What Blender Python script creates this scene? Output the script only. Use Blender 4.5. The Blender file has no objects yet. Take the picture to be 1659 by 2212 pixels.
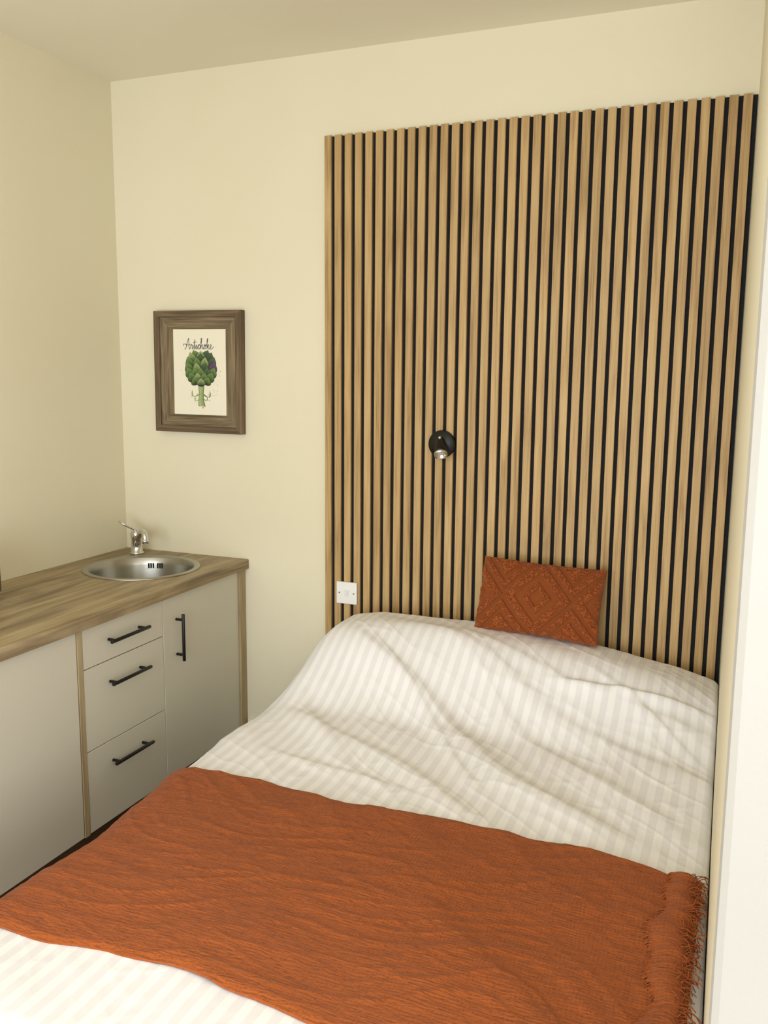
import bpy, bmesh, math, random
import numpy as np
from mathutils import Vector, Matrix, noise
random.seed(7)
sc=bpy.context.scene
COL=sc.collection

# ---------------------------------------------------------------- helpers
def lin(r,g,b):
    def f(c):
        c/=255.
        return c/12.92 if c<=.04045 else ((c+.055)/1.055)**2.4
    return (f(r),f(g),f(b),1.)
def mat(name):
    m=bpy.data.materials.new(name); m.use_nodes=True
    nt=m.node_tree; b=nt.nodes["Principled BSDF"]
    return m,nt,b
def simple(name,col,rough=.6,metal=0.,bump=0.,bscale=200.,spec=.5):
    m,nt,b=mat(name)
    b.inputs["Base Color"].default_value=col; b.inputs["Roughness"].default_value=rough
    b.inputs["Metallic"].default_value=metal; b.inputs["Specular IOR Level"].default_value=spec
    tc=nt.nodes.new("ShaderNodeTexCoord"); n=nt.nodes.new("ShaderNodeTexNoise")
    n.inputs["Scale"].default_value=bscale; n.inputs["Detail"].default_value=4
    nt.links.new(tc.outputs["Object"],n.inputs["Vector"])
    if bump>0:
        bp=nt.nodes.new("ShaderNodeBump"); bp.inputs["Strength"].default_value=bump; bp.inputs["Distance"].default_value=.002
        nt.links.new(n.outputs["Fac"],bp.inputs["Height"]); nt.links.new(bp.outputs["Normal"],b.inputs["Normal"])
    return m
def ramp(nt,stops):
    r=nt.nodes.new("ShaderNodeValToRGB")
    e=r.color_ramp.elements
    e[0].position,e[0].color=stops[0]; e[1].position,e[1].color=stops[1]
    for p,c in stops[2:]:
        k=e.new(p); k.color=c
    return r
def wood(name,c1,c2,c3,axis,scale=1.,rough=.5,attr=None,fine=1.,bump=.15,knots=False):
    """grain runs along axis"""
    m,nt,b=mat(name); L=nt.links
    tc=nt.nodes.new("ShaderNodeTexCoord")
    src=tc.outputs["Object"]
    if attr:
        at=nt.nodes.new("ShaderNodeAttribute"); at.attribute_name=attr
        vm=nt.nodes.new("ShaderNodeVectorMath"); vm.operation='MULTIPLY_ADD'
        L.new(at.outputs["Fac"],vm.inputs[0]); vm.inputs[1].default_value=(17.,31.,43.); L.new(src,vm.inputs[2])
        src=vm.outputs[0]
    mp=nt.nodes.new("ShaderNodeMapping"); s=[14*scale]*3; s[axis]=1.1*scale; mp.inputs["Scale"].default_value=s
    L.new(src,mp.inputs["Vector"])
    n=nt.nodes.new("ShaderNodeTexNoise"); n.inputs["Scale"].default_value=1.6; n.inputs["Detail"].default_value=6; n.inputs["Distortion"].default_value=1.2
    L.new(mp.outputs[0],n.inputs["Vector"])
    mp2=nt.nodes.new("ShaderNodeMapping"); s=[220*fine]*3; s[axis]=5*fine; mp2.inputs["Scale"].default_value=s
    L.new(src,mp2.inputs["Vector"])
    n2=nt.nodes.new("ShaderNodeTexNoise"); n2.inputs["Scale"].default_value=1.; n2.inputs["Detail"].default_value=5
    L.new(mp2.outputs[0],n2.inputs["Vector"])
    mx=nt.nodes.new("ShaderNodeMath"); mx.operation='MULTIPLY_ADD'; L.new(n2.outputs["Fac"],mx.inputs[0]); mx.inputs[1].default_value=.45
    sb=nt.nodes.new("ShaderNodeMath"); sb.operation='MULTIPLY'; L.new(n.outputs["Fac"],sb.inputs[0]); sb.inputs[1].default_value=.6
    L.new(sb.outputs[0],mx.inputs[2])
    r=ramp(nt,[(.36,c1),(.68,c3),(.52,c2)]); L.new(mx.outputs[0],r.inputs["Fac"])
    out=r.outputs["Color"]
    if knots:
        mp3=nt.nodes.new("ShaderNodeMapping"); s=[5.]*3; s[axis]=1.3; mp3.inputs["Scale"].default_value=s; L.new(src,mp3.inputs["Vector"])
        n3=nt.nodes.new("ShaderNodeTexNoise"); n3.inputs["Scale"].default_value=1.; n3.inputs["Detail"].default_value=3; n3.inputs["Distortion"].default_value=2.5
        L.new(mp3.outputs[0],n3.inputs["Vector"])
        r3=ramp(nt,[(.36,(.45,.42,.38,1)),(.56,(1,1,1,1))]); L.new(n3.outputs["Fac"],r3.inputs["Fac"])
        mm=nt.nodes.new("ShaderNodeMix"); mm.data_type='RGBA'; mm.blend_type='MULTIPLY'; mm.inputs["Factor"].default_value=.75
        L.new(out,mm.inputs["A"]); L.new(r3.outputs["Color"],mm.inputs["B"]); out=mm.outputs["Result"]
    if attr:
        hs=nt.nodes.new("ShaderNodeHueSaturation"); mr=nt.nodes.new("ShaderNodeMapRange")
        mr.inputs["To Min"].default_value=.93; mr.inputs["To Max"].default_value=1.07
        L.new(at.outputs["Fac"],mr.inputs["Value"]); L.new(mr.outputs[0],hs.inputs["Value"]); L.new(out,hs.inputs["Color"]); out=hs.outputs["Color"]
    L.new(out,b.inputs["Base Color"]); b.inputs["Roughness"].default_value=rough
    bp=nt.nodes.new("ShaderNodeBump"); bp.inputs["Strength"].default_value=bump; bp.inputs["Distance"].default_value=.001
    L.new(mx.outputs[0],bp.inputs["Height"]); L.new(bp.outputs["Normal"],b.inputs["Normal"])
    return m
def link(o): COL.objects.link(o); return o
def empty(name,loc=(0,0,0)):
    e=bpy.data.objects.new(name,None); e.location=loc; e.empty_display_size=.1; return link(e)
def mesh_obj(name,verts,faces,m=None,smooth=False,parent=None):
    me=bpy.data.meshes.new(name); me.from_pydata(verts,[],faces); me.update()
    o=bpy.data.objects.new(name,me); link(o)
    if m: me.materials.append(m)
    if smooth:
        for p in me.polygons: p.use_smooth=True
    if parent: o.parent=parent
    return o
def bm_obj(name,bm,m=None,smooth=False,parent=None):
    me=bpy.data.meshes.new(name); bm.normal_update(); bm.to_mesh(me); bm.free()
    o=bpy.data.objects.new(name,me); link(o)
    if m: me.materials.append(m)
    if smooth:
        for p in me.polygons: p.use_smooth=True
    if parent: o.parent=parent
    return o
def box(name,x0,x1,y0,y1,z0,z1,m,bev=0.,parent=None,seg=2):
    bm=bmesh.new(); bmesh.ops.create_cube(bm,size=1.)
    for v in bm.verts:
        v.co=Vector(((x0+x1)/2+v.co.x*(x1-x0),(y0+y1)/2+v.co.y*(y1-y0),(z0+z1)/2+v.co.z*(z1-z0)))
    if bev>0: bmesh.ops.bevel(bm,geom=bm.edges[:],offset=bev,segments=seg,affect='EDGES',profile=.5)
    return bm_obj(name,bm,m,False,parent)
def tube(bm,p0,p1,r0,r1=None,seg=24,cap=True):
    p0=Vector(p0);p1=Vector(p1); r1=r0 if r1 is None else r1
    d=p1-p0; M=Matrix.Translation((p0+p1)/2)@d.to_track_quat('Z','Y').to_matrix().to_4x4()
    bmesh.ops.create_cone(bm,cap_ends=cap,segments=seg,radius1=r0,radius2=r1,depth=d.length,matrix=M)
def lathe(bm,prof,center,seg=64,M=None):
    rings=[]
    for r,z in prof:
        ring=[]
        for i in range(seg):
            a=2*math.pi*i/seg; v=Vector((r*math.cos(a),r*math.sin(a),z))
            if M: v=M@v
            ring.append(bm.verts.new(v+Vector(center)))
        rings.append(ring)
    for a,b in zip(rings,rings[1:]):
        for i in range(seg):
            bm.faces.new((a[i],a[(i+1)%seg],b[(i+1)%seg],b[i]))
    return rings
def catmull(pts,n=6):
    out=[]; P=[np.array(pts[0])]+[np.array(q) for q in pts]+[np.array(pts[-1])]
    for i in range(1,len(P)-2):
        for k in range(n):
            t=k/n; a,b,c,d=P[i-1],P[i],P[i+1],P[i+2]
            out.append(.5*((2*b)+(-a+c)*t+(2*a-5*b+4*c-d)*t*t+(-a+3*b-3*c+d)*t**3))
    out.append(P[-2]); return out
def curve(name,polys,r,m,parent=None,res=3):
    cu=bpy.data.curves.new(name,'CURVE'); cu.dimensions='3D'; cu.bevel_depth=r; cu.bevel_resolution=res; cu.use_fill_caps=True
    for pts in polys:
        s=cu.splines.new('POLY'); s.points.add(len(pts)-1)
        for i,q in enumerate(pts): s.points[i].co=(q[0],q[1],q[2],1)
    o=bpy.data.objects.new(name,cu); link(o); cu.materials.append(m)
    dg=bpy.context.evaluated_depsgraph_get(); me=bpy.data.meshes.new_from_object(o.evaluated_get(dg))
    bpy.data.objects.remove(o); o=bpy.data.objects.new(name,me); link(o)
    if not me.materials: me.materials.append(m)
    for p in me.polygons: p.use_smooth=True
    if parent: o.parent=parent
    return o
def ss(a,b,x):
    t=min(1,max(0,(x-a)/(b-a))); return t*t*(3-2*t)

# ---------------------------------------------------------------- dims
H=2.797; W=2.424; JX=2.476; JY=-2.0
REAR=-4.7; XR2=4.3
# ---------------------------------------------------------------- materials
def wallmat(name,col,col2,bump=.12):
    m,nt,b=mat(name); L=nt.links
    tc=nt.nodes.new("ShaderNodeTexCoord"); n=nt.nodes.new("ShaderNodeTexNoise"); n.inputs["Scale"].default_value=1.5; n.inputs["Detail"].default_value=3
    L.new(tc.outputs["Object"],n.inputs["Vector"])
    r=ramp(nt,[(.3,col),(.7,col2)]); L.new(n.outputs["Fac"],r.inputs["Fac"]); L.new(r.outputs["Color"],b.inputs["Base Color"])
    n2=nt.nodes.new("ShaderNodeTexNoise"); n2.inputs["Scale"].default_value=90; n2.inputs["Detail"].default_value=5
    L.new(tc.outputs["Object"],n2.inputs["Vector"])
    n3=nt.nodes.new("ShaderNodeTexNoise"); n3.inputs["Scale"].default_value=6; n3.inputs["Detail"].default_value=2
    L.new(tc.outputs["Object"],n3.inputs["Vector"])
    ma=nt.nodes.new("ShaderNodeMath"); ma.operation='MULTIPLY_ADD'; L.new(n3.outputs["Fac"],ma.inputs[0]); ma.inputs[1].default_value=3.; L.new(n2.outputs["Fac"],ma.inputs[2])
    bp=nt.nodes.new("ShaderNodeBump"); bp.inputs["Strength"].default_value=bump; bp.inputs["Distance"].default_value=.0015
    L.new(ma.outputs[0],bp.inputs["Height"]); L.new(bp.outputs["Normal"],b.inputs["Normal"])
    b.inputs["Roughness"].default_value=.7; b.inputs["Specular IOR Level"].default_value=.3
    return m
M_wall=wallmat("wall_cream_paint",lin(225,217,190),lin(228,221,196))
M_ceil=wallmat("ceiling_paint",lin(234,228,208),lin(238,232,214))
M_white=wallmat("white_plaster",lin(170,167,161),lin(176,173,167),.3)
M_trim=simple("trim_gloss",lin(230,224,208),.35)
M_slat=wood("oak_slat_veneer",lin(146,113,65),lin(182,149,96),lin(197,166,114),2,1.,.55,attr="rnd")
M_felt=simple("black_felt",lin(20,20,23),.95,bump=.5,bscale=400)
M_top=wood("rustic_oak_worktop",lin(120,100,72),lin(164,144,108),lin(188,168,132),1,.55,.42,fine=.6,knots=True)
M_edge=wood("oak_edging",lin(145,124,92),lin(170,150,114),lin(184,166,130),2,1.,.5)
M_plinth=wood("plinth_brown",lin(70,50,34),lin(92,68,46),lin(110,84,60),1,1.,.6)
M_door=simple("cabinet_cream_laminate",lin(208,203,186),.42,bump=.05,bscale=600)
M_black=simple("black_metal",lin(14,14,15),.38,.2)
M_chrome=simple("chrome",(.72,.72,.72,1),.1,1.)
M_steel=simple("brushed_steel",(.42,.41,.37,1),.3,1.,bump=.1,bscale=300)
M_dark=simple("dark_slot",lin(10,10,10),.8)
M_plastic=simple("white_plastic",lin(236,235,232),.3)
FR=[lin(74,58,40),lin(102,84,60),lin(128,108,82)]; FI=[lin(90,74,52),lin(120,104,78),lin(148,130,102)]
M_frame=wood("weathered_frame_rim",*FR,2,1.4,.75,fine=.7,bump=.5)
M_frameh=wood("weathered_frame_rim_rail",*FR,0,1.4,.75,fine=.7,bump=.5)
M_frame2=wood("weathered_frame_inner",*FI,2,2.4,.85,fine=.9,bump=.5)
M_frame2h=wood("weathered_frame_inner_rail",*FI,0,2.4,.85,fine=.9,bump=.5)
M_paper=simple("print_paper",lin(236,230,210),.8,bump=.1)
M_ink=simple("print_ink",lin(36,30,28),.8)

# floor planks
m,nt,b=mat("floor_wood_planks"); L=nt.links
tc=nt.nodes.new("ShaderNodeTexCoord"); mp=nt.nodes.new("ShaderNodeMapping"); mp.inputs["Rotation"].default_value=(0,0,math.pi/2)
br=nt.nodes.new("ShaderNodeTexBrick"); br.inputs["Scale"].default_value=1.; br.inputs["Brick Width"].default_value=1.2; br.inputs["Row Height"].default_value=.14
br.inputs["Mortar Size"].default_value=.002; br.inputs["Color1"].default_value=lin(144,120,92); br.inputs["Color2"].default_value=lin(124,102,78); br.inputs["Mortar"].default_value=lin(30,20,14)
L.new(tc.outputs["Object"],mp.inputs["Vector"]); L.new(mp.outputs[0],br.inputs["Vector"]); L.new(br.outputs["Color"],b.inputs["Base Color"]); b.inputs["Roughness"].default_value=.45
M_floor=m

# ---------------------------------------------------------------- room shell
T=.12
box("floor",-T,XR2+T,REAR-T,T,-.1,0,M_floor)
box("ceiling",-T,XR2+T,REAR-T,T,H,H+.1,M_ceil)
box("wall_left",-T,0,REAR-T,T,0,H,M_wall)
box("wall_back",0,W+.02,0,T,0,H,M_wall)
# right wall block of the bed alcove (slightly out of square) ending in a plastered return
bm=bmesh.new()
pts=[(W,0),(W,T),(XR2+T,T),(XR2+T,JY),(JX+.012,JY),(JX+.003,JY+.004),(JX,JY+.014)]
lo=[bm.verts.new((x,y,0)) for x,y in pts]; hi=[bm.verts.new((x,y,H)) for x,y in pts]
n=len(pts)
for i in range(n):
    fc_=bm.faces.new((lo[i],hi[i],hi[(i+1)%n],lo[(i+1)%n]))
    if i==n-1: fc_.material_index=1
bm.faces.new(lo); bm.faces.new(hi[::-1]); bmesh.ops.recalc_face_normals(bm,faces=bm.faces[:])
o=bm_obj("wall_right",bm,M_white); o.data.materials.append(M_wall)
def addbox(bm,x0,x1,y0,y1,z0,z1):
    r=bmesh.ops.create_cube(bm,size=1.)
    for v in r['verts']: v.co=Vector(((x0+x1)/2+v.co.x*(x1-x0),(y0+y1)/2+v.co.y*(y1-y0),(z0+z1)/2+v.co.z*(z1-z0)))
# side wall with an invented, unseen window opening that lets in fill light
vy0,vy1,vz0,vz1=-4.1,-2.5,.8,2.4
bm=bmesh.new()
addbox(bm,XR2,XR2+T,REAR-T,vy0,0,H); addbox(bm,XR2,XR2+T,vy1,JY,0,H); addbox(bm,XR2,XR2+T,vy0,vy1,0,vz0); addbox(bm,XR2,XR2+T,vy0,vy1,vz1,H)
bm_obj("wall_far_right",bm,M_wall)
bm=bmesh.new(); gx0,gx1=XR2+.03,XR2+.09
addbox(bm,gx0,gx1,vy0,vy0+.06,vz0,vz1); addbox(bm,gx0,gx1,vy1-.06,vy1,vz0,vz1); addbox(bm,gx0,gx1,vy0,vy1,vz0,vz0+.06); addbox(bm,gx0,gx1,vy0,vy1,vz1-.06,vz1)
bm_obj("added_side_window",bm,M_plastic)  # frame of the invented opening, not a known window
# rear wall (behind the camera) with a wide glazed opening
wx0,wx1,wz0,wz1=.35,3.1,.15,2.45
bm=bmesh.new()
addbox(bm,0,wx0,REAR-T,REAR,0,H); addbox(bm,wx1,XR2,REAR-T,REAR,0,H)
addbox(bm,wx0,wx1,REAR-T,REAR,0,wz0); addbox(bm,wx0,wx1,REAR-T,REAR,wz1,H)
bm_obj("wall_rear",bm,M_wall)
bm=bmesh.new(); fy0,fy1=REAR-.09,REAR-.03
addbox(bm,wx0,wx0+.06,fy0,fy1,wz0,wz1); addbox(bm,wx1-.06,wx1,fy0,fy1,wz0,wz1)
addbox(bm,wx0,wx1,fy0,fy1,wz0,wz0+.06); addbox(bm,wx0,wx1,fy0,fy1,wz1-.06,wz1)
xm=(wx0+wx1)/2; addbox(bm,xm-.03,xm+.03,fy0,fy1,wz0,wz1)
bm_obj("window_1",bm,M_plastic)
# skirting on back wall between cabinet and slat panel
prof=[(0,0),(.022,0),(.022,.15),(.018,.155),(.018,.165),(.022,.172),(.02,.185),(.012,.195),(.012,.205),(.016,.212),(.012,.222),(0,.228)]
vs=[];fs=[]
x0,x1=.60,.959
for x in (x0,x1):
    for d,z in prof: vs.append((x,-d,z))
k=len(prof)
for i in range(k-1): fs.append((i,i+1,k+i+1,k+i))
fs.append(tuple(range(k))[::-1]); fs.append(tuple(range(k,2*k)))
mesh_obj("baseboard_back",vs,fs,M_trim)

# ---------------------------------------------------------------- slatted panel
XL,XR,PT=.961,2.4215,2.504
NS=36; pitch=(XR-XL)/NS; sw=pitch*.665
panel=empty("slatted_wood_wall_panel",(0,0,0))
box("felt_backing",XL,XR,-.009,-.0005,.0,PT-.002,M_felt,parent=panel)
bm=bmesh.new()
lay=bm.faces.layers.float.new("rnd")
sx0,sx1,sz0,sz1=1.0153,1.1013,.768,.854
for i in range(NS):
    a=XL+i*pitch; b_=a+sw
    rv=random.random()
    z0,z1=0,PT
    r=bmesh.ops.create_cube(bm,size=1.)
    for v in r['verts']: v.co=Vector(((a+b_)/2+v.co.x*sw,-.0145+v.co.y*.011,(z0+z1)/2+v.co.z*(z1-z0)))
    fcs={f for v in r['verts'] for f in v.link_faces}
    for f in fcs: f[lay]=rv
    eds=[e for e in {e for v in r['verts'] for e in v.link_edges} if abs(e.verts[0].co.z-e.verts[1].co.z)>1 and e.verts[0].co.y<-.0145]
    res=bmesh.ops.bevel(bm,geom=eds,offset=.0012,segments=2,affect='EDGES')
    for f in res['faces']: f[lay]=rv
bm_obj("oak_slats",bm,M_slat,parent=panel)

# ---------------------------------------------------------------- light switch
sw_=empty("light_switch",(0,0,0))
box("plate",sx0,sx1,-.031,-.0205,sz0,sz1,M_plastic,.002,sw_)
cx,cz=(sx0+sx1)/2,(sz0+sz1)/2
bm=bmesh.new()
addbox(bm,cx-.0115,cx+.0115,-.0335,-.030,cz-.014,cz+.014); bmesh.ops.bevel(bm,geom=bm.edges[:],offset=.001,segments=2,affect='EDGES')
bm_obj("rocker_surround",bm,M_plastic,parent=sw_)
bm=bmesh.new()
vs=[(cx-.008,-.0335,cz-.011),(cx+.008,-.0335,cz-.011),(cx+.008,-.0335,cz+.011),(cx-.008,-.0335,cz+.011),(cx-.008,-.0345,cz-.010),(cx+.008,-.0345,cz-.010),(cx+.008,-.0385,cz+.010),(cx-.008,-.0385,cz+.010)]
V=[bm.verts.new(v) for v in vs]
for f in ((4,5,6,7),(0,1,5,4),(1,2,6,5),(2,3,7,6),(3,0,4,7)): bm.faces.new([V[i] for i in f])
bm_obj("rocker",bm,M_plastic,parent=sw_)
bm=bmesh.new()
for s in (-1,1):
    tube(bm,(cx+s*.0302,-.030,cz),(cx+s*.0302,-.0325,cz),.0035,.0033,16)
    tube(bm,(cx+s*.0302,-.0326,cz-.0028),(cx+s*.0302,-.0326,cz+.0028),.0005,.0005,6)
bm_obj("screws",bm,M_steel,parent=sw_)

# ---------------------------------------------------------------- spotlight wall lamp
lampE=empty("wall_spotlight",(0,0,0))
lc=Vector((1.435,-.02,1.402))
bm=bmesh.new()
RY=Matrix.Rotation(math.pi/2,3,'X')   # lathe z axis -> -y
lathe(bm,[(0.0001,0),(.050,0),(.050,.012),(.047,.016),(.0001,.017)],lc,48,RY)
bm_obj("wall_plate",bm,M_black,True,lampE)
bm=bmesh.new()
j=lc+Vector((.004,-.042,.020))
tube(bm,lc+Vector((.0,-.014,.020)),j,.007)
bmesh.ops.create_uvsphere(bm,u_segments=20,v_segments=12,radius=.012,matrix=Matrix.Translation(j))
bm_obj("swivel",bm,M_black,True,lampE)
bm=bmesh.new(); bmesh.ops.create_uvsphere(bm,u_segments=16,v_segments=10,radius=.006,matrix=Matrix.Translation(j+Vector((.003,-.011,.006))))
bm_obj("swivel_screw",bm,M_chrome,True,lampE)
ax=Vector((.22,-.50,-.62)).normalized()
MR=ax.to_track_quat('Z','Y').to_matrix()
bm=bmesh.new()
lathe(bm,[(.0001,-.004),(.010,0),(.014,.010),(.021,.042),(.0235,.052),(.0235,.064),(.0215,.0645)],j,40,MR)
bm_obj("spot_head",bm,M_black,True,lampE)
bm=bmesh.new()
lathe(bm,[(.0235,.0635),(.0235,.072),(.020,.0725),(.0175,.068),(.013,.058),(.0001,.056)],j,40,MR)
bm_obj("chrome_reflector",bm,M_chrome,True,lampE)
bm=bmesh.new(); lathe(bm,[(.0125,.0615),(.009,.064),(.0001,.065)],j,32,MR)
bm_obj("lens",bm,simple("lens_glass",lin(190,188,180),.15),True,lampE)

# ---------------------------------------------------------------- picture frame
pf=empty("framed_artichoke_print",(.3987,-.002,1.651))
def PF(x,z): return (x-.3987,z-1.651)
X0,Z0=PF(.1943,1.4095); X1,Z1=PF(.6031,1.8928)
def ringframe(name,xa,xb,za,zb,w,prof,m,mh):
    vs=[];fs=[];mi=[]
    for t,d in prof:
        i=t*w
        vs+= [(xa+i,-d,za+i),(xb-i,-d,za+i),(xb-i,-d,zb-i),(xa+i,-d,zb-i)]
    for k in range(len(prof)-1):
        for q in range(4):
            fs.append((k*4+q,k*4+(q+1)%4,(k+1)*4+(q+1)%4,(k+1)*4+q)); mi.append(1-q%2)
    o=mesh_obj(name,vs,fs,m,parent=pf); o.data.materials.append(mh)
    for p,i in zip(o.data.polygons,mi): p.material_index=i
    return o
ringframe("outer_rim",X0,X1,Z0,Z1,.026,[(0,0),(0,.030),(.1,.033),(.85,.033),(1,.030),(1,.018)],M_frame,M_frameh)
ringframe("inner_board",X0+.026,X1-.026,Z0+.026,Z1-.026,.060,[(0,.0),(0,.022),(.9,.016),(1,.015),(1,.0)],M_frame2,M_frame2h)
px0,pz0=PF(.281,1.481); px1,pz1=PF(.527,1.820)
box("print_sheet",px0,px1,-.020,-.004,pz0,pz1,M_paper,.001,pf)
strokes=[
 [(-.1,.05),(.25,.1),(.6,.9),(1.1,2.1),(1.35,2.35),(1.38,1.2),(1.45,.15),(1.65,0)],
 [(-.5,.75),(-.35,1.15),(.2,1.1),(1.0,.9),(1.75,1.05)],
 [(1.65,0),(1.95,.5),(2.1,1.15),(2.2,.9),(2.5,.95),(2.45,.3),(2.6,0),(2.85,.25)],
 [(2.85,.25),(3.15,1.1),(3.35,2.2),(3.2,1.2),(3.15,.2),(3.35,0),(3.6,.4)],[(2.8,1.45),(3.8,1.65)],
 [(3.6,.4),(3.85,1.0),(3.82,.25),(4.0,0),(4.3,.5)],[(3.92,1.5),(3.98,1.56)],
 [(4.3,.5),(4.95,.95),(4.7,1.05),(4.4,.7),(4.45,.1),(4.75,0),(5.1,.4)],
 [(5.1,.4),(5.5,1.4),(5.7,2.3),(5.45,2.3),(5.35,1.0),(5.3,0),(5.5,.8),(5.85,1.0),(5.88,.3),(6.05,0),(6.3,.4)],
 [(6.3,.4),(6.8,1.0),(6.5,.95),(6.35,.4),(6.6,0),(6.95,.3),(6.85,.9),(7.2,.85)],
 [(7.2,.85),(7.5,1.6),(7.7,2.3),(7.45,2.2),(7.38,1),(7.35,0),(7.45,.7),(7.85,1.05),(7.85,.7),(7.5,.55),(7.85,.3),(8.05,0),(8.3,.2)],
 [(8.3,.2),(8.7,.65),(8.7,1.0),(8.42,.9),(8.35,.3),(8.6,0),(9.0,.15),(9.6,.6)]]
tx,tz=PF(.337,1.742)
polys=[[(tx+q[0]*.0142,-.0205,tz+q[1]*.0175) for q in catmull(s,6)] for s in strokes]
curve("lettering_artichoke",polys,.0010,M_ink,pf,1)
# artichoke artwork: flat overlapping painted scales
mA,ntA,bA=mat("printed_artichoke_ink"); ca=ntA.nodes.new("ShaderNodeVertexColor"); ca.layer_name="Col"
ntA.links.new(ca.outputs["Color"],bA.inputs["Base Color"]); bA.inputs["Roughness"].default_value=.8
vs=[];fs=[];cs=[]
depth=[-.0202]
mixc=lambda A,B,s:tuple(A[q]*(1-s)+B[q]*s for q in range(3))+(1,)
def leaf(cx,cz,w,h,ang,ce,ci,tip=.75,n=10):
    depth[0]-=.000012
    y=depth[0]; base=len(vs); out=[]
    for k in range(n+1):
        t=k/n; ww=w*.5*(math.sin(math.pi*min(1,t**.85*.98+.06)))**tip*(1-.10*t) if 0<t<1 else (w*.12 if t==0 else 0)
        out.append((ww,t*h))
    ca_,sa=math.cos(ang),math.sin(ang)
    def T_(x,z): return (cx+x*ca_-z*sa,y,cz+x*sa+z*ca_)
    L_=[T_(-a,b) for a,b in out]; C_=[T_(0,b) for a,b in out]; Ri=[T_(a,b) for a,b in out]
    LI=[T_(-a*.80,b*.96) for a,b in out]; RI=[T_(a*.80,b*.96) for a,b in out]
    for i in range(n+1):
        t=i/n
        inner=mixc(ce,ci,max(0,min(1,-.1+1.1*t)))
        vs.extend([L_[i],LI[i],C_[i],RI[i],Ri[i]]); cs.extend([ce,inner,mixc(inner,ce,.3),inner,ce])
    for i in range(n):
        for q in range(4): a=base+i*5+q; fs.append((a,a+1,a+6,a+5))
DK=lin(22,32,18); G1=lin(128,160,84); G2=lin(84,116,66); G3=lin(176,196,128); P1=lin(118,86,116); P2=lin(54,40,60)
acx,acz=PF(.411,1.660)
# stem (flared strip) and curling stem leaves
def strip(pts,cE,cI):
    depth[0]-=.000012; base=len(vs)
    for i,(x,z,w_) in enumerate(pts):
        for q in (-1,-.6,0,.6,1):
            vs.append((acx+x+q*w_,depth[0],acz+z)); cs.append(cE if abs(q)==1 else (cI if q<0 else mixc(cI,cE,.35)))
    for i in range(len(pts)-1):
        for q in range(4): a=base+i*5+q; fs.append((a,a+1,a+6,a+5))
strip([(.003,-.145,.017),(.001,-.135,.015),(-.001,-.115,.012),(0,-.095,.011),(.001,-.06,.014)],DK,G3)
def curl(s,z0,k):
    pts=[]
    for i in range(9):
        t=i/8; x=s*(.008+.034*k*math.sin(t*1.9)); z=z0+.004-.020*k*math.sin(t*3.0)+.016*k*t; w_=.0055*k*(1-t)**.6+.0006
        pts.append((x,z,w_))
    strip(pts,DK,G1 if s>0 else G3)
for s,z0,k in ((1,-.100,1),(-1,-.098,1.05),(1,-.118,.6),(-1,-.120,.65)): curl(s,z0,k)
rows=[(.032,3,.018,.044),(.018,3,.032,.050),(-.000,4,.044,.050),(-.020,4,.048,.048),(-.038,5,.046,.046),(-.054,4,.036,.042),(-.066,3,.022,.034)]
for ri,(z,nn,hw,hh) in enumerate(rows):
    order=sorted(range(nn),key=lambda i:-abs(i-(nn-1)/2))
    for i in order:
        u=(i-(nn-1)/2)/max(1,(nn-1)/2)
        col=random.choice([G1,G2,G3,G1]); 
        ed=DK
        if u>.3 and random.random()<.6: col=random.choice([P1,G2,P1]); ed=P2
        leaf(acx+u*hw,acz+z-abs(u)*-.006,.044,hh,-u*.4,ed,col)
# splatter
def blob(x,z,r,c):
    depth[0]-=.000002; base=len(vs)
    for k in range(8): vs.append((x+r*math.cos(k*.785),depth[0],z+r*math.sin(k*.785))); cs.append(c)
    fs.append(tuple(range(base,base+8)))
for k in range(70):
    a=random.uniform(0,6.28); rr_=random.uniform(.075,.105)
    x=acx+math.cos(a)*rr_*random.uniform(.7,1); z=acz-.03+math.sin(a)*rr_*1.0
    if z>acz+.06: continue
    blob(x,z,random.uniform(.0005,.0018),random.choice([P1,lin(150,60,110),G2,lin(120,100,120)]))
blob(acx+.008,acz-.150,.003,lin(200,40,110))
o=mesh_obj("artichoke_artwork",vs,fs,mA,parent=pf)
at=o.data.color_attributes.new("Col",'FLOAT_COLOR','POINT')
for i,c in enumerate(cs): at.data[i].color=c
pf.rotation_euler=(0,math.radians(.4),0)

# ---------------------------------------------------------------- kitchen cabinet
kc=empty("kitchen_cabinet",(0,0,0))
YE=-2.35; TOPZ=.9; SC=(.315,-.312); SR=.205
# worktop with sink cut-out
bm=bmesh.new()
xa,xb,ya,yb=.001,.606,YE,-.001
def loopverts(pts,z): return [bm.verts.new((x,y,z)) for x,y in pts]
rect=[(xa,ya),(xb-.004,ya),(xb-.004,yb),(xa,yb)]
circ=[(SC[0]+SR*math.cos(2*math.pi*i/64),SC[1]+SR*math.sin(2*math.pi*i/64)) for i in range(64)]
def ring(vv): return [bm.edges.new((vv[i],vv[(i+1)%len(vv)])) for i in range(len(vv))]
rt=loopverts(rect,TOPZ); ct=loopverts(circ,TOPZ)
e=ring(rt)+ring(ct); bmesh.ops.triangle_fill(bm,use_beauty=True,edges=e)
rb=loopverts([(x,y) for x,y in rect],TOPZ-.038); cb=loopverts(circ,TOPZ-.038)
e2=ring(rb)+ring(cb); bmesh.ops.triangle_fill(bm,use_beauty=True,edges=e2)
for A,B in ((ct,cb),):
    for i in range(64): bm.faces.new((A[i],A[(i+1)%64],B[(i+1)%64],B[i]))
for i in (0,2,3): bm.faces.new((rt[i],rt[(i+1)%4],rb[(i+1)%4],rb[i]))
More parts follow.
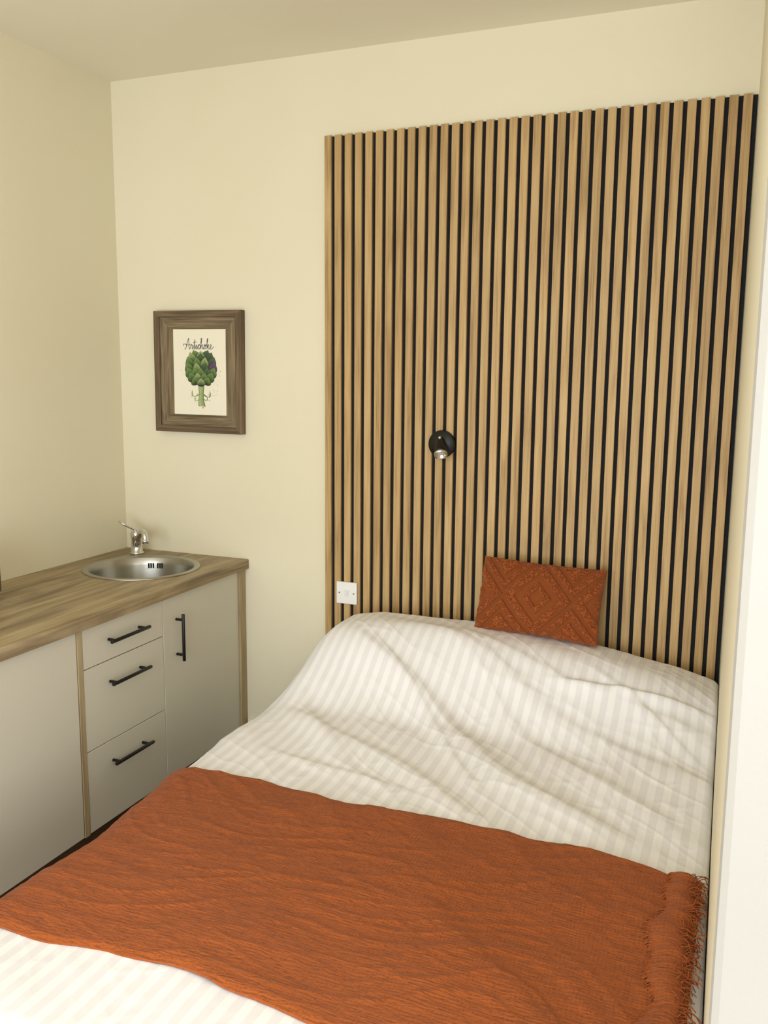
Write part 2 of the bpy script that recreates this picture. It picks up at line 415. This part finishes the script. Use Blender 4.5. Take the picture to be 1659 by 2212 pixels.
# rounded front nosing
prev=None
for t in range(7):
    a=math.pi/2*t/6; x=xb-.004+.004*math.sin(a); z=TOPZ-.004+.004*math.cos(a)
    cur=(bm.verts.new((x,ya,z)),bm.verts.new((x,yb,z)))
    if prev: bm.faces.new((prev[0],prev[1],cur[1],cur[0]))
    prev=cur
bot=(bm.verts.new((xb,ya,TOPZ-.038)),bm.verts.new((xb,yb,TOPZ-.038)))
bm.faces.new((prev[0],prev[1],bot[1],bot[0])); 
bm.faces.new((bot[0],bot[1],rb[2],rb[1]))
bmesh.ops.remove_doubles(bm,verts=bm.verts[:],dist=.0001)
bmesh.ops.recalc_face_normals(bm,faces=bm.faces[:])
bm_obj("worktop",bm,M_top,parent=kc)
ZB=.178
# carcass
bm=bmesh.new()
for y0,y1 in ((-.022,-.002),(-.56,-.544),(-.992,-.968),(-1.62,-1.6),(YE,YE+.02)): addbox(bm,.004,.562,y0,y1,ZB,TOPZ-.04)
addbox(bm,.004,.562,YE,-.002,ZB,ZB+.018); addbox(bm,.002,.010,YE,-.002,ZB,TOPZ-.04)
bm_obj("carcass",bm,M_edge,parent=kc)
box("plinth",.48,.50,YE,-.002,0.0,ZB,M_plinth,parent=kc)
fx0,fx1=.563,.581
def front(name,y0,y1,z0,z1): return box(name,fx0,fx1,y0+.0015,y1-.0015,z0+.0015,z1-.0015,M_door,.0012,kc)
DT=.8575
front("door_right",-.551,-.045,ZB,DT)
front("drawer_top",-.966,-.551,.7227,DT)
front("drawer_middle",-.966,-.551,.4498,.7227)
front("drawer_bottom",-.966,-.551,ZB-.004,.4498)
box("oak_end_strip",.555,.590,-.045,-.002,.0,TOPZ-.039,M_edge,.001,kc)
box("oak_divider_strip",.555,.583,-.990,-.968,ZB-.005,TOPZ-.039,M_edge,.001,kc)
front("door_left",-1.60,-.992,ZB-.004,DT)
front("door_far_left",-2.34,-1.60,ZB-.004,DT)
def handle(name,a,b):
    bm=bmesh.new(); a=Vector(a);b=Vector(b); d=(b-a).normalized()
    tube(bm,a,b,.006,seg=20)
    for q in (a+d*.022,b-d*.022): tube(bm,(fx1-.001,q.y,q.z),q,.005,seg=16)
    o=bm_obj(name,bm,M_black,True,kc)
    md=o.modifiers.new("b",'BEVEL'); md.width=.001; md.segments=2; md.limit_method='ANGLE'
HX=.612
handle("door_handle",(HX,-.472,.612),(HX,-.472,.787))
handle("drawer_handle_top",(HX,-.865,.792),(HX,-.665,.792))
handle("drawer_handle_middle",(HX,-.865,.650),(HX,-.665,.650))
handle("drawer_handle_bottom",(HX,-.865,.378),(HX,-.665,.378))
handle("door_handle_left",(HX,-1.52,.612),(HX,-1.52,.787))

# ---------------------------------------------------------------- sink
sk=empty("round_kitchen_sink",(0,0,0))
bm=bmesh.new()
pr=[(.222,.0005),(.222,.003),(.218,.005),(.207,.005),(.200,.003),(.196,-.002),(.190,-.03),(.186,-.09),(.176,-.125),(.155,-.145),(.12,-.152),(.045,-.156),(.040,-.160),(.0001,-.161)]
lathe(bm,pr,(SC[0],SC[1],TOPZ+.0003),96)
bm_obj("bowl",bm,M_steel,True,sk)
bm=bmesh.new(); lathe(bm,[(.036,-.158),(.034,-.154),(.02,-.153),(.0001,-.156)],(SC[0],SC[1],TOPZ),40)
bm_obj("drain",bm,M_chrome,True,sk)
# overflow slots on wall-side of the bowl
bm=bmesh.new()
a0=math.atan2(-.04-SC[1],.24-SC[0])+.10
for k in range(-3,4):
    a=a0+k*.048; z=-.033 
    if k==0: continue
    hgt=.011
    r=.1885
    c=Vector((SC[0]+r*math.cos(a),SC[1]+r*math.sin(a),TOPZ+z))
    t=Vector((-math.sin(a),math.cos(a),0)); up=Vector((0,0,1))
    q=[c+t*sx*.0032+up*sz*hgt for sx,sz in ((-1,-1),(1,-1),(1,1),(-1,1))]
    bm.faces.new([bm.verts.new(v) for v in q])
bm_obj("overflow_slots",bm,M_dark,parent=sk)

# ---------------------------------------------------------------- faucet
fc=empty("sink_faucet",(0,0,0))
F=Vector((.125,-.095,TOPZ))
bm=bmesh.new()
lathe(bm,[(.0001,0.0005),(.030,.0005),(.030,.006),(.024,.010),(.0225,.03),(.0215,.062),(.024,.066),(.0245,.088),(.019,.098),(.0001,.101)],F,36)
bm_obj("body",bm,M_chrome,True,fc)
sd=Vector((SC[0]-F.x+.10,SC[1]-F.y,0)).normalized()
sp=[F+sd*.01+Vector((0,0,.060)),F+sd*.04+Vector((0,0,.083)),F+sd*.075+Vector((0,0,.102)),F+sd*.105+Vector((0,0,.106)),F+sd*.122+Vector((0,0,.096)),F+sd*.126+Vector((0,0,.078))]
curve("spout",[[tuple(q) for q in catmull([tuple(s) for s in sp],6)]],.0125,M_chrome,fc,4)
bm=bmesh.new(); tube(bm,F+sd*.126+Vector((0,0,.082)),F+sd*.127+Vector((0,0,.064)),.0145,.014,24); bm_obj("aerator",bm,M_chrome,True,fc)
lv=Vector((-.45,-.6,0)).normalized(); sv=Vector((-lv.y,lv.x,0))
base=F+Vector((0,0,.098))
loop=[base+sv*.010,base+lv*.02+sv*.018+Vector((0,0,.012)),base+lv*.055+sv*.020+Vector((0,0,.032)),base+lv*.068+Vector((0,0,.042)),base+lv*.055-sv*.020+Vector((0,0,.032)),base+lv*.02-sv*.018+Vector((0,0,.012)),base-sv*.010]
curve("lever_loop",[[tuple(q) for q in catmull([tuple(s) for s in loop],6)]],.005,M_chrome,fc,3)

# ---------------------------------------------------------------- toaster at left end of worktop
ts=empty("toaster",(0,0,0))
tx0,tx1,ty1=.07,.235,-.912
ty0=ty1-.30
bm=bmesh.new(); addbox(bm,tx0,tx1,ty0,ty1,TOPZ+.012,TOPZ+.18)
bmesh.ops.bevel(bm,geom=bm.edges[:],offset=.028,segments=6,affect='EDGES')
bm_obj("steel_body",bm,M_steel,True,ts)
box("base_feet",tx0+.014,tx1-.014,ty0+.03,ty1-.03,TOPZ+.0005,TOPZ+.02,M_black,.003,ts)
box("slot_front",tx0+.045,tx0+.07,ty0+.05,ty1-.05,TOPZ+.176,TOPZ+.1806,M_dark,.0,ts)
box("slot_rear",tx1-.07,tx1-.045,ty0+.05,ty1-.05,TOPZ+.176,TOPZ+.1806,M_dark,.0,ts)
box("push_lever",(tx0+tx1)/2-.018,(tx0+tx1)/2+.018,ty0-.02,ty0+.001,TOPZ+.11,TOPZ+.125,M_black,.004,ts)

# ---------------------------------------------------------------- bed
bed=empty("bed",(0,0,0))
M_divan=simple("divan_fabric",lin(120,112,104),.9,bump=.3,bscale=500)
M_matt=simple("mattress_fabric",lin(225,222,215),.9,bump=.2,bscale=400)
box("divan_base",1.10,2.40,-2.06,-.03,.04,.30,M_divan,.015,bed)
bm=bmesh.new()
for x in (1.16,2.34):
    for y in (-2.0,-.1): tube(bm,(x,y,0),(x,y,.05),.022,seg=16)
bm_obj("feet",bm,M_black,True,bed)
box("mattress",1.09,2.405,-2.07,-.03,.30,.505,M_matt,.04,bed,4)

def fold(x,t,p,q,w,h,asym=.5):
    px_,pt_=p;qx,qt=q; dx,dt=qx-px_,qt-pt_; Ls=math.hypot(dx,dt)
    s=((x-px_)*dx+(t-pt_)*dt)/Ls; d=((x-px_)*-dt+(t-pt_)*dx)/Ls
    d+= .02*math.sin(s*7+px_*9)
    env=(ss(-.08,.15,s)*(1-ss(Ls-.18,Ls+.08,s)))
    ww=w*(1+ (asym if d>0 else -asym*.6))
    return h*env*math.exp(-(d/ww)**2)
FOLDS=[((1.22,.30),(2.25,1.08),.045,.018),((1.30,.18),(2.44,.72),.045,.011),((1.12,.62),(1.95,1.12),.035,.010),
 ((1.55,.25),(2.44,.50),.03,.006),((1.7,.42),(2.40,1.0),.038,.008),((1.2,.9),(1.75,1.08),.022,.005),((1.95,.38),(2.44,.40),.018,.013),
 ((1.35,.36),(1.9,.95),.018,.005),((1.05,.42),(1.5,1.0),.03,.005),((2.05,.30),(2.42,.62),.016,.005),((1.9,1.45),(2.4,1.95),.03,.005)]
def ampl(x):
    return float(np.interp(x,[1.0,1.12,1.25,1.6,2.05,2.3,2.42],[.12,.18,.203,.20,.168,.135,.105]))
def ztop(x,t):
    z=.556+.012*math.sin(math.pi*min(1,max(0,(x-1.03)/1.4)))
    z+=ampl(x)*(ss(-.02,.12,t))*(1-ss(.24,.66,t))
    z+=.02*(1-ss(.5,1.1,t))
    return z
def wrinkle(x,t):
    h=0
    for f in FOLDS: h+=fold(x,t,*f)
    k=1-ss(1.2,1.5,t)*.6
    u=(x*.80+t*.60); v=(-x*.60+t*.80)
    wv=noise.noise(Vector((x*2.1,t*2.1,3.3)))*.5
    n1=1-abs(noise.noise(Vector((u*1.3,v*6+wv*2.,1.7))))*2.2
    h+=.003*max(0,n1)**2*k
    n2=1-abs(noise.noise(Vector((u*3+wv,v*15,7.7))))*4
    h+=.0016*max(0,n2)**2*k
    n3=1-abs(noise.noise(Vector((x*9+3*wv,t*8,2.7))))*6
    h+=.0013*max(0,n3)**1.5*k
    h+=.006*noise.noise(Vector((x*3,t*3,0.5)))
    return h-.006
def prof(a,R):
    if a<=0: return 0.,0.
    q=math.pi*R/2
    if a<q: return R*math.sin(a/R),R*(1-math.cos(a/R))
    return R,R+(a-q)
XL0=1.0; TF=2.16
def wallx(t): return W+(JX-W)*min(1,max(0,t/2.0))
def duvet_pt(a,b,off=0.,wr=True):
    """a: flat coordinate across, b: flat coordinate along the bed from the head"""
    RL=.10+.05*(1-ss(.35,.9,b)); RR=.020
    xl=XL0+RL+.012*math.sin(b*5.1+.6)+.03*ss(1.0,1.6,b); 
    tt=min(b,TF)
    XR0=wallx(tt)-.0015
    xr=XR0-RR
    dz=0.
    side=1.
    if a<xl: o,dz=prof(xl-a,RL); x=xl-o; side=max(0,1-dz/.1)
    elif a>xr: o,dz=prof(a-xr,RR); x=xr+o; side=max(0,1-dz/.05)
    else: x=a
    Rf=.10; tf=TF-Rf
    if b>tf: o,d2=prof(b-tf,Rf); t=tf+o; 
    else: t=b; d2=0
    w=wrinkle(a,b) if wr else 0
    z=ztop(max(a,XL0),b)-dz-d2+w*(.3+.7*side)+off
    if a<xl:
        x-= (1-side)*(.010*math.sin(b*11)+.008*math.sin(b*23+1)) + off*(1-side)
    return Vector((x,-t,z))
# duvet mesh
NA,NB=380,500
A=np.linspace(.80,2.62,NA); B=np.linspace(.022,2.36,NB)
vs=[];arc=[]
for b_ in B:
    for a_ in A:
        vs.append(tuple(duvet_pt(a_,b_))); arc.append(a_)
fs=[(j_*NA+i,(j_+1)*NA+i,(j_+1)*NA+i+1,j_*NA+i+1) for j_ in range(NB-1) for i in range(NA-1)]
# duvet material
m,nt,b=mat("white_satin_stripe_cotton"); L=nt.links
at=nt.nodes.new("ShaderNodeAttribute"); at.attribute_name="arc"
ml=nt.nodes.new("ShaderNodeMath"); ml.operation='MULTIPLY'; ml.inputs[1].default_value=2*math.pi/.040; L.new(at.outputs["Fac"],ml.inputs[0])
sn=nt.nodes.new("ShaderNodeMath"); sn.operation='SINE'; L.new(ml.outputs[0],sn.inputs[0])
mr=nt.nodes.new("ShaderNodeMapRange"); mr.inputs["From Min"].default_value=-.12; mr.inputs["From Max"].default_value=.12; L.new(sn.outputs[0],mr.inputs["Value"])
mx=nt.nodes.new("ShaderNodeMix"); mx.data_type='RGBA'; L.new(mr.outputs[0],mx.inputs["Factor"]); mx.inputs["A"].default_value=lin(235,234,239); mx.inputs["B"].default_value=lin(248,248,252)
L.new(mx.outputs["Result"],b.inputs["Base Color"])
mr2=nt.nodes.new("ShaderNodeMapRange"); mr2.inputs["To Min"].default_value=.75; mr2.inputs["To Max"].default_value=.5; L.new(mr.outputs[0],mr2.inputs["Value"]); L.new(mr2.outputs[0],b.inputs["Roughness"])
b.inputs["Sheen Weight"].default_value=.1
tc=nt.nodes.new("ShaderNodeTexCoord"); n=nt.nodes.new("ShaderNodeTexNoise"); n.inputs["Scale"].default_value=22; n.inputs["Detail"].default_value=4; n.inputs["Distortion"].default_value=.6
L.new(tc.outputs["Object"],n.inputs["Vector"]); bp=nt.nodes.new("ShaderNodeBump"); bp.inputs["Strength"].default_value=.15; bp.inputs["Distance"].default_value=.006
L.new(n.outputs["Fac"],bp.inputs["Height"]); L.new(bp.outputs["Normal"],b.inputs["Normal"])
duv=mesh_obj("duvet",vs,fs,m,True)
aa=duv.data.attributes.new("arc",'FLOAT','POINT'); aa.data.foreach_set("value",arc)

# ---------------------------------------------------------------- throw blanket
m,nt,b=mat("rust_muslin"); L=nt.links
tc=nt.nodes.new("ShaderNodeTexCoord")
def nz(scale,vec,det=3,dist=0.):
    mp=nt.nodes.new("ShaderNodeMapping"); mp.inputs["Scale"].default_value=vec; L.new(tc.outputs["Object"],mp.inputs["Vector"])
    n=nt.nodes.new("ShaderNodeTexNoise"); n.inputs["Scale"].default_value=scale; n.inputs["Detail"].default_value=det; n.inputs["Distortion"].default_value=dist
    L.new(mp.outputs[0],n.inputs["Vector"]); return n.outputs["Fac"]
n1=nz(1.,(24,120,40),3,1.4); n2=nz(1.,(110,55,40),2,.8); n3=nz(1.,(420,420,420),2)
def mad(a,k,c=None):
    q=nt.nodes.new("ShaderNodeMath"); q.operation='MULTIPLY_ADD'; L.new(a,q.inputs[0]); q.inputs[1].default_value=k
    if c is None: q.inputs[2].default_value=0
    else: L.new(c,q.inputs[2])
    return q.outputs[0]
def wave(axis,scale,dist):
    wv=nt.nodes.new("ShaderNodeTexWave"); wv.bands_direction=axis; wv.inputs["Scale"].default_value=scale; wv.inputs["Distortion"].default_value=dist; wv.inputs["Detail"].default_value=2; wv.inputs["Detail Scale"].default_value=.6
    L.new(tc.outputs["Object"],wv.inputs["Vector"]); return wv.outputs["Fac"]
wx_=wave('X',38,6.); wy_=wave('Y',38,6.)
hgt=mad(n1,1.1,mad(n2,.55,mad(n3,.12,mad(wx_,.10,mad(wy_,.14)))))
bp=nt.nodes.new("ShaderNodeBump"); bp.inputs["Strength"].default_value=.8; bp.inputs["Distance"].default_value=.007
L.new(hgt,bp.inputs["Height"]); L.new(bp.outputs["Normal"],b.inputs["Normal"])
r=ramp(nt,[(.7,lin(142,74,32)),(1.25,lin(160,84,38))]); L.new(hgt,r.inputs["Fac"]); L.new(r.outputs["Color"],b.inputs["Base Color"])
b.inputs["Roughness"].default_value=.9; b.inputs["Sheen Weight"].default_value=.1; b.inputs["Specular IOR Level"].default_value=.1
M_rust=m
tb=empty("throw_blanket",(0,0,0))
def btop(a): return 1.135+.02*math.sin(a*4.2+.5)+.008*math.sin(a*13)+.003*math.sin(a*37)+.07*ss(2.1,2.42,a)
def bbot(a): return 1.875+.018*math.sin(a*3.3+1.)+.008*math.sin(a*11)+.003*math.sin(a*31)+.035*ss(1.5,1.05,a)
def blanket_pt(a,s,extra=0.):
    b_=btop(a)*(1-s)+bbot(a)*s
    e=min(s,1-s)
    p=duvet_pt(a,b_,.014+extra)
    wv=noise.noise(Vector((a*2.4,b_*2.4,4.4)))
    c=.0026*max(0,1-abs(noise.noise(Vector((a*3.0+wv,b_*14+wv*3,9.1))))*3.5)**1.3
    c+=.0014*max(0,1-abs(noise.noise(Vector((a*7+wv*3,b_*30,5.1))))*4)
    c+=.001*noise.noise(Vector((a*26,b_*30,2.)))
    c+=.008*noise.noise(Vector((a*4,b_*5,6.)))
    p.z+=c-.006*(1-ss(0,.02,e))
    return p
NA2,NB2=420,260
A2=np.linspace(.76,2.43,NA2); S2=np.linspace(0,1,NB2)
vs=[tuple(blanket_pt(a_,s_)) for s_ in S2 for a_ in A2]
fs=[(j_*NA2+i,(j_+1)*NA2+i,(j_+1)*NA2+i+1,j_*NA2+i+1) for j_ in range(NB2-1) for i in range(NA2-1)]
o=mesh_obj("cloth",vs,fs,M_rust,True,tb)
md=o.modifiers.new("s",'SOLIDIFY'); md.thickness=.006; md.offset=-1
# turned-over end at the wall side
FX=2.365
vs=[];NA3,NB3=30,200
def fw(s_): return .012*math.sin(s_*13)+.007*math.sin(s_*31+1)
for s_ in np.linspace(.01,.995,NB3):
    aL=FX+fw(s_)
    for k in range(NA3):
        q=k/(NA3-1); a_=aL+(2.440-aL)*q
        p=blanket_pt(a_,s_,.007+.015*math.sin(math.pi*q))
        vs.append(tuple(p))
fs=[(j_*NA3+i,(j_+1)*NA3+i,(j_+1)*NA3+i+1,j_*NA3+i+1) for j_ in range(NB3-1) for i in range(NA3-1)]
o=mesh_obj("turned_hem",vs,fs,M_rust,True,tb)
md=o.modifiers.new("s",'SOLIDIFY'); md.thickness=.004; md.offset=-1
# fringe
polys=[]
for k in range(1100):
    s_=random.uniform(.005,.995); 
    edge=random.random()<.45
    if edge:
        p=blanket_pt(FX+fw(s_)+.006,s_,.010); d=Vector((-1,random.uniform(-.6,.6),.1))
        ln=random.uniform(.010,.028)
    else:
        p=blanket_pt(random.uniform(2.40,2.435),s_,.016); d=Vector((.3,random.uniform(-1,1),.4)); ln=random.uniform(.018,.045)
    pts=[p]; v=d.normalized(); wx=wallx(-p.y)-.003
    for i in range(5):
        v=(v+Vector((random.uniform(-.4,.4),random.uniform(-.5,.5),-.35))).normalized(); q=pts[-1]+v*ln/5
        q.x=min(q.x,wx); pts.append(q)
    polys.append([tuple(q) for q in pts])
curve("fringe",polys,.0009,M_rust,tb,1)

# ---------------------------------------------------------------- rust tufted cushion
m,nt,b=mat("rust_tufted_cotton"); L=nt.links
at=nt.nodes.new("ShaderNodeAttribute"); at.attribute_name="tuft"
mx=nt.nodes.new("ShaderNodeMix"); mx.data_type='RGBA'; L.new(at.outputs["Fac"],mx.inputs["Factor"]); mx.inputs["A"].default_value=lin(134,72,34); mx.inputs["B"].default_value=lin(164,88,42)
L.new(mx.outputs["Result"],b.inputs["Base Color"]); b.inputs["Roughness"].default_value=.95; b.inputs["Sheen Weight"].default_value=.1; b.inputs["Specular IOR Level"].default_value=.1
tc=nt.nodes.new("ShaderNodeTexCoord"); n=nt.nodes.new("ShaderNodeTexNoise"); n.inputs["Scale"].default_value=220; L.new(tc.outputs["Object"],n.inputs["Vector"])
bp=nt.nodes.new("ShaderNodeBump"); bp.inputs["Strength"].default_value=.6; bp.inputs["Distance"].default_value=.003; L.new(n.outputs["Fac"],bp.inputs["Height"]); L.new(bp.outputs["Normal"],b.inputs["Normal"])
def tuft(u,v):
    d=min(abs(u-c)/.56+abs(v)/1.0 for c in (-1.12,0,1.12))
    band=lambda a,b_:ss(a-.03,a+.03,d)*(1-ss(b_-.03,b_+.03,d))
    return band(.24,.42)+band(.66,.98)+band(1.14,1.36)+band(1.52,2.3)
NU,NV=300,190; vs=[];tf=[];fs=[]
hw,hh=.214,.130
for side in (1,-1):
    for j_ in range(NV):
        v=-1+2*j_/(NV-1)
        for i in range(NU):
            u=-1+2*i/(NU-1)
            th=.058*((1-u*u)**.5*(1-v*v)**.5)**.7 if abs(u)<1 and abs(v)<1 else 0
            x=u*hw*(1-.03*(1-v*v)*abs(u)**3); z=v*hh*(1-.05*(1-u*u)*abs(v)**3)
            x+=.003*noise.noise(Vector((u*4,v*9,3)))*abs(u)**4; z+=.003*noise.noise(Vector((u*12,v*4,8)))*abs(v)**4
            tt=tuft(u,v) if side==1 else 0
            if side==1:
                cell=max(0,1-2.4*abs(noise.noise(Vector((u*36,v*24,0)))))
                ed=min(1,th/.018)
                th+=tt*(.004+.009*cell)*ed
                th+=.005*noise.noise(Vector((u*3,v*3,5)))*ed
                x+=tt*.003*noise.noise(Vector((u*30,v*20,9)))*ed
                tt=tt*(.3+.7*cell)
            vs.append((x,-side*th,z)); tf.append(tt)
for s_ in range(2):
    o_=s_*NU*NV
    for j_ in range(NV-1):
        for i in range(NU-1):
            q=(o_+j_*NU+i,o_+j_*NU+i+1,o_+(j_+1)*NU+i+1,o_+(j_+1)*NU+i)
            fs.append(q if s_==0 else q[::-1])
cu=mesh_obj("throw_cushion",vs,fs,m,True)
aa=cu.data.attributes.new("tuft",'FLOAT','POINT'); aa.data.foreach_set("value",tf)
cu.location=(1.832,-.125,.887); cu.rotation_euler=(math.radians(-20),math.radians(2.0),0)

# ---------------------------------------------------------------- light
w=bpy.data.worlds.new("sky"); sc.world=w; w.use_nodes=True
bg=w.node_tree.nodes["Background"]; bg.inputs[0].default_value=(.75,.86,1.,1); bg.inputs[1].default_value=1.5
def area(name,loc,rot,sx,sy,e,col):
    l=bpy.data.lights.new(name,'AREA'); l.shape='RECTANGLE'; l.size=sx; l.size_y=sy; l.energy=e; l.color=col
    o=bpy.data.objects.new(name,l); o.location=loc; o.rotation_euler=rot; link(o); return o
area("window_daylight",((wx0+wx1)/2,REAR-.02,(wz0+wz1)/2),(math.radians(90),0,0),wx1-wx0-.1,wz1-wz0-.1,99,(.96,.98,1.0))
area("added_side_fill",(XR2+.02,(vy0+vy1)/2,(vz0+vz1)/2),(math.radians(90),0,math.radians(90)),vy1-vy0-.1,vz1-vz0-.1,46,(.97,.99,1.0))  # added fill lamp, brightens left wall and ceiling; no known source there

# ---------------------------------------------------------------- camera
yaw,pitch,roll=.3893,-.1538,.0084
f=Vector((-math.sin(yaw)*math.cos(pitch),math.cos(yaw)*math.cos(pitch),math.sin(pitch)))
r=Vector((math.cos(yaw),math.sin(yaw),0)); u=r.cross(f); c,s=math.cos(roll),math.sin(roll)
rr=c*r+s*u; uu=-s*r+c*u
cam=bpy.data.cameras.new("camera"); co=bpy.data.objects.new("camera",cam); link(co)
cam.sensor_width=36; cam.sensor_fit='VERTICAL'; cam.sensor_height=36; cam.lens=1950/2212*36; cam.clip_start=.02
Mx=Matrix((( rr.x,uu.x,-f.x,2.4825),(rr.y,uu.y,-f.y,-3.127),(rr.z,uu.z,-f.z,1.6578),(0,0,0,1)))
co.matrix_world=Mx
sc.camera=co
sc.view_settings.view_transform='Standard'; sc.view_settings.look='None'; sc.view_settings.exposure=0
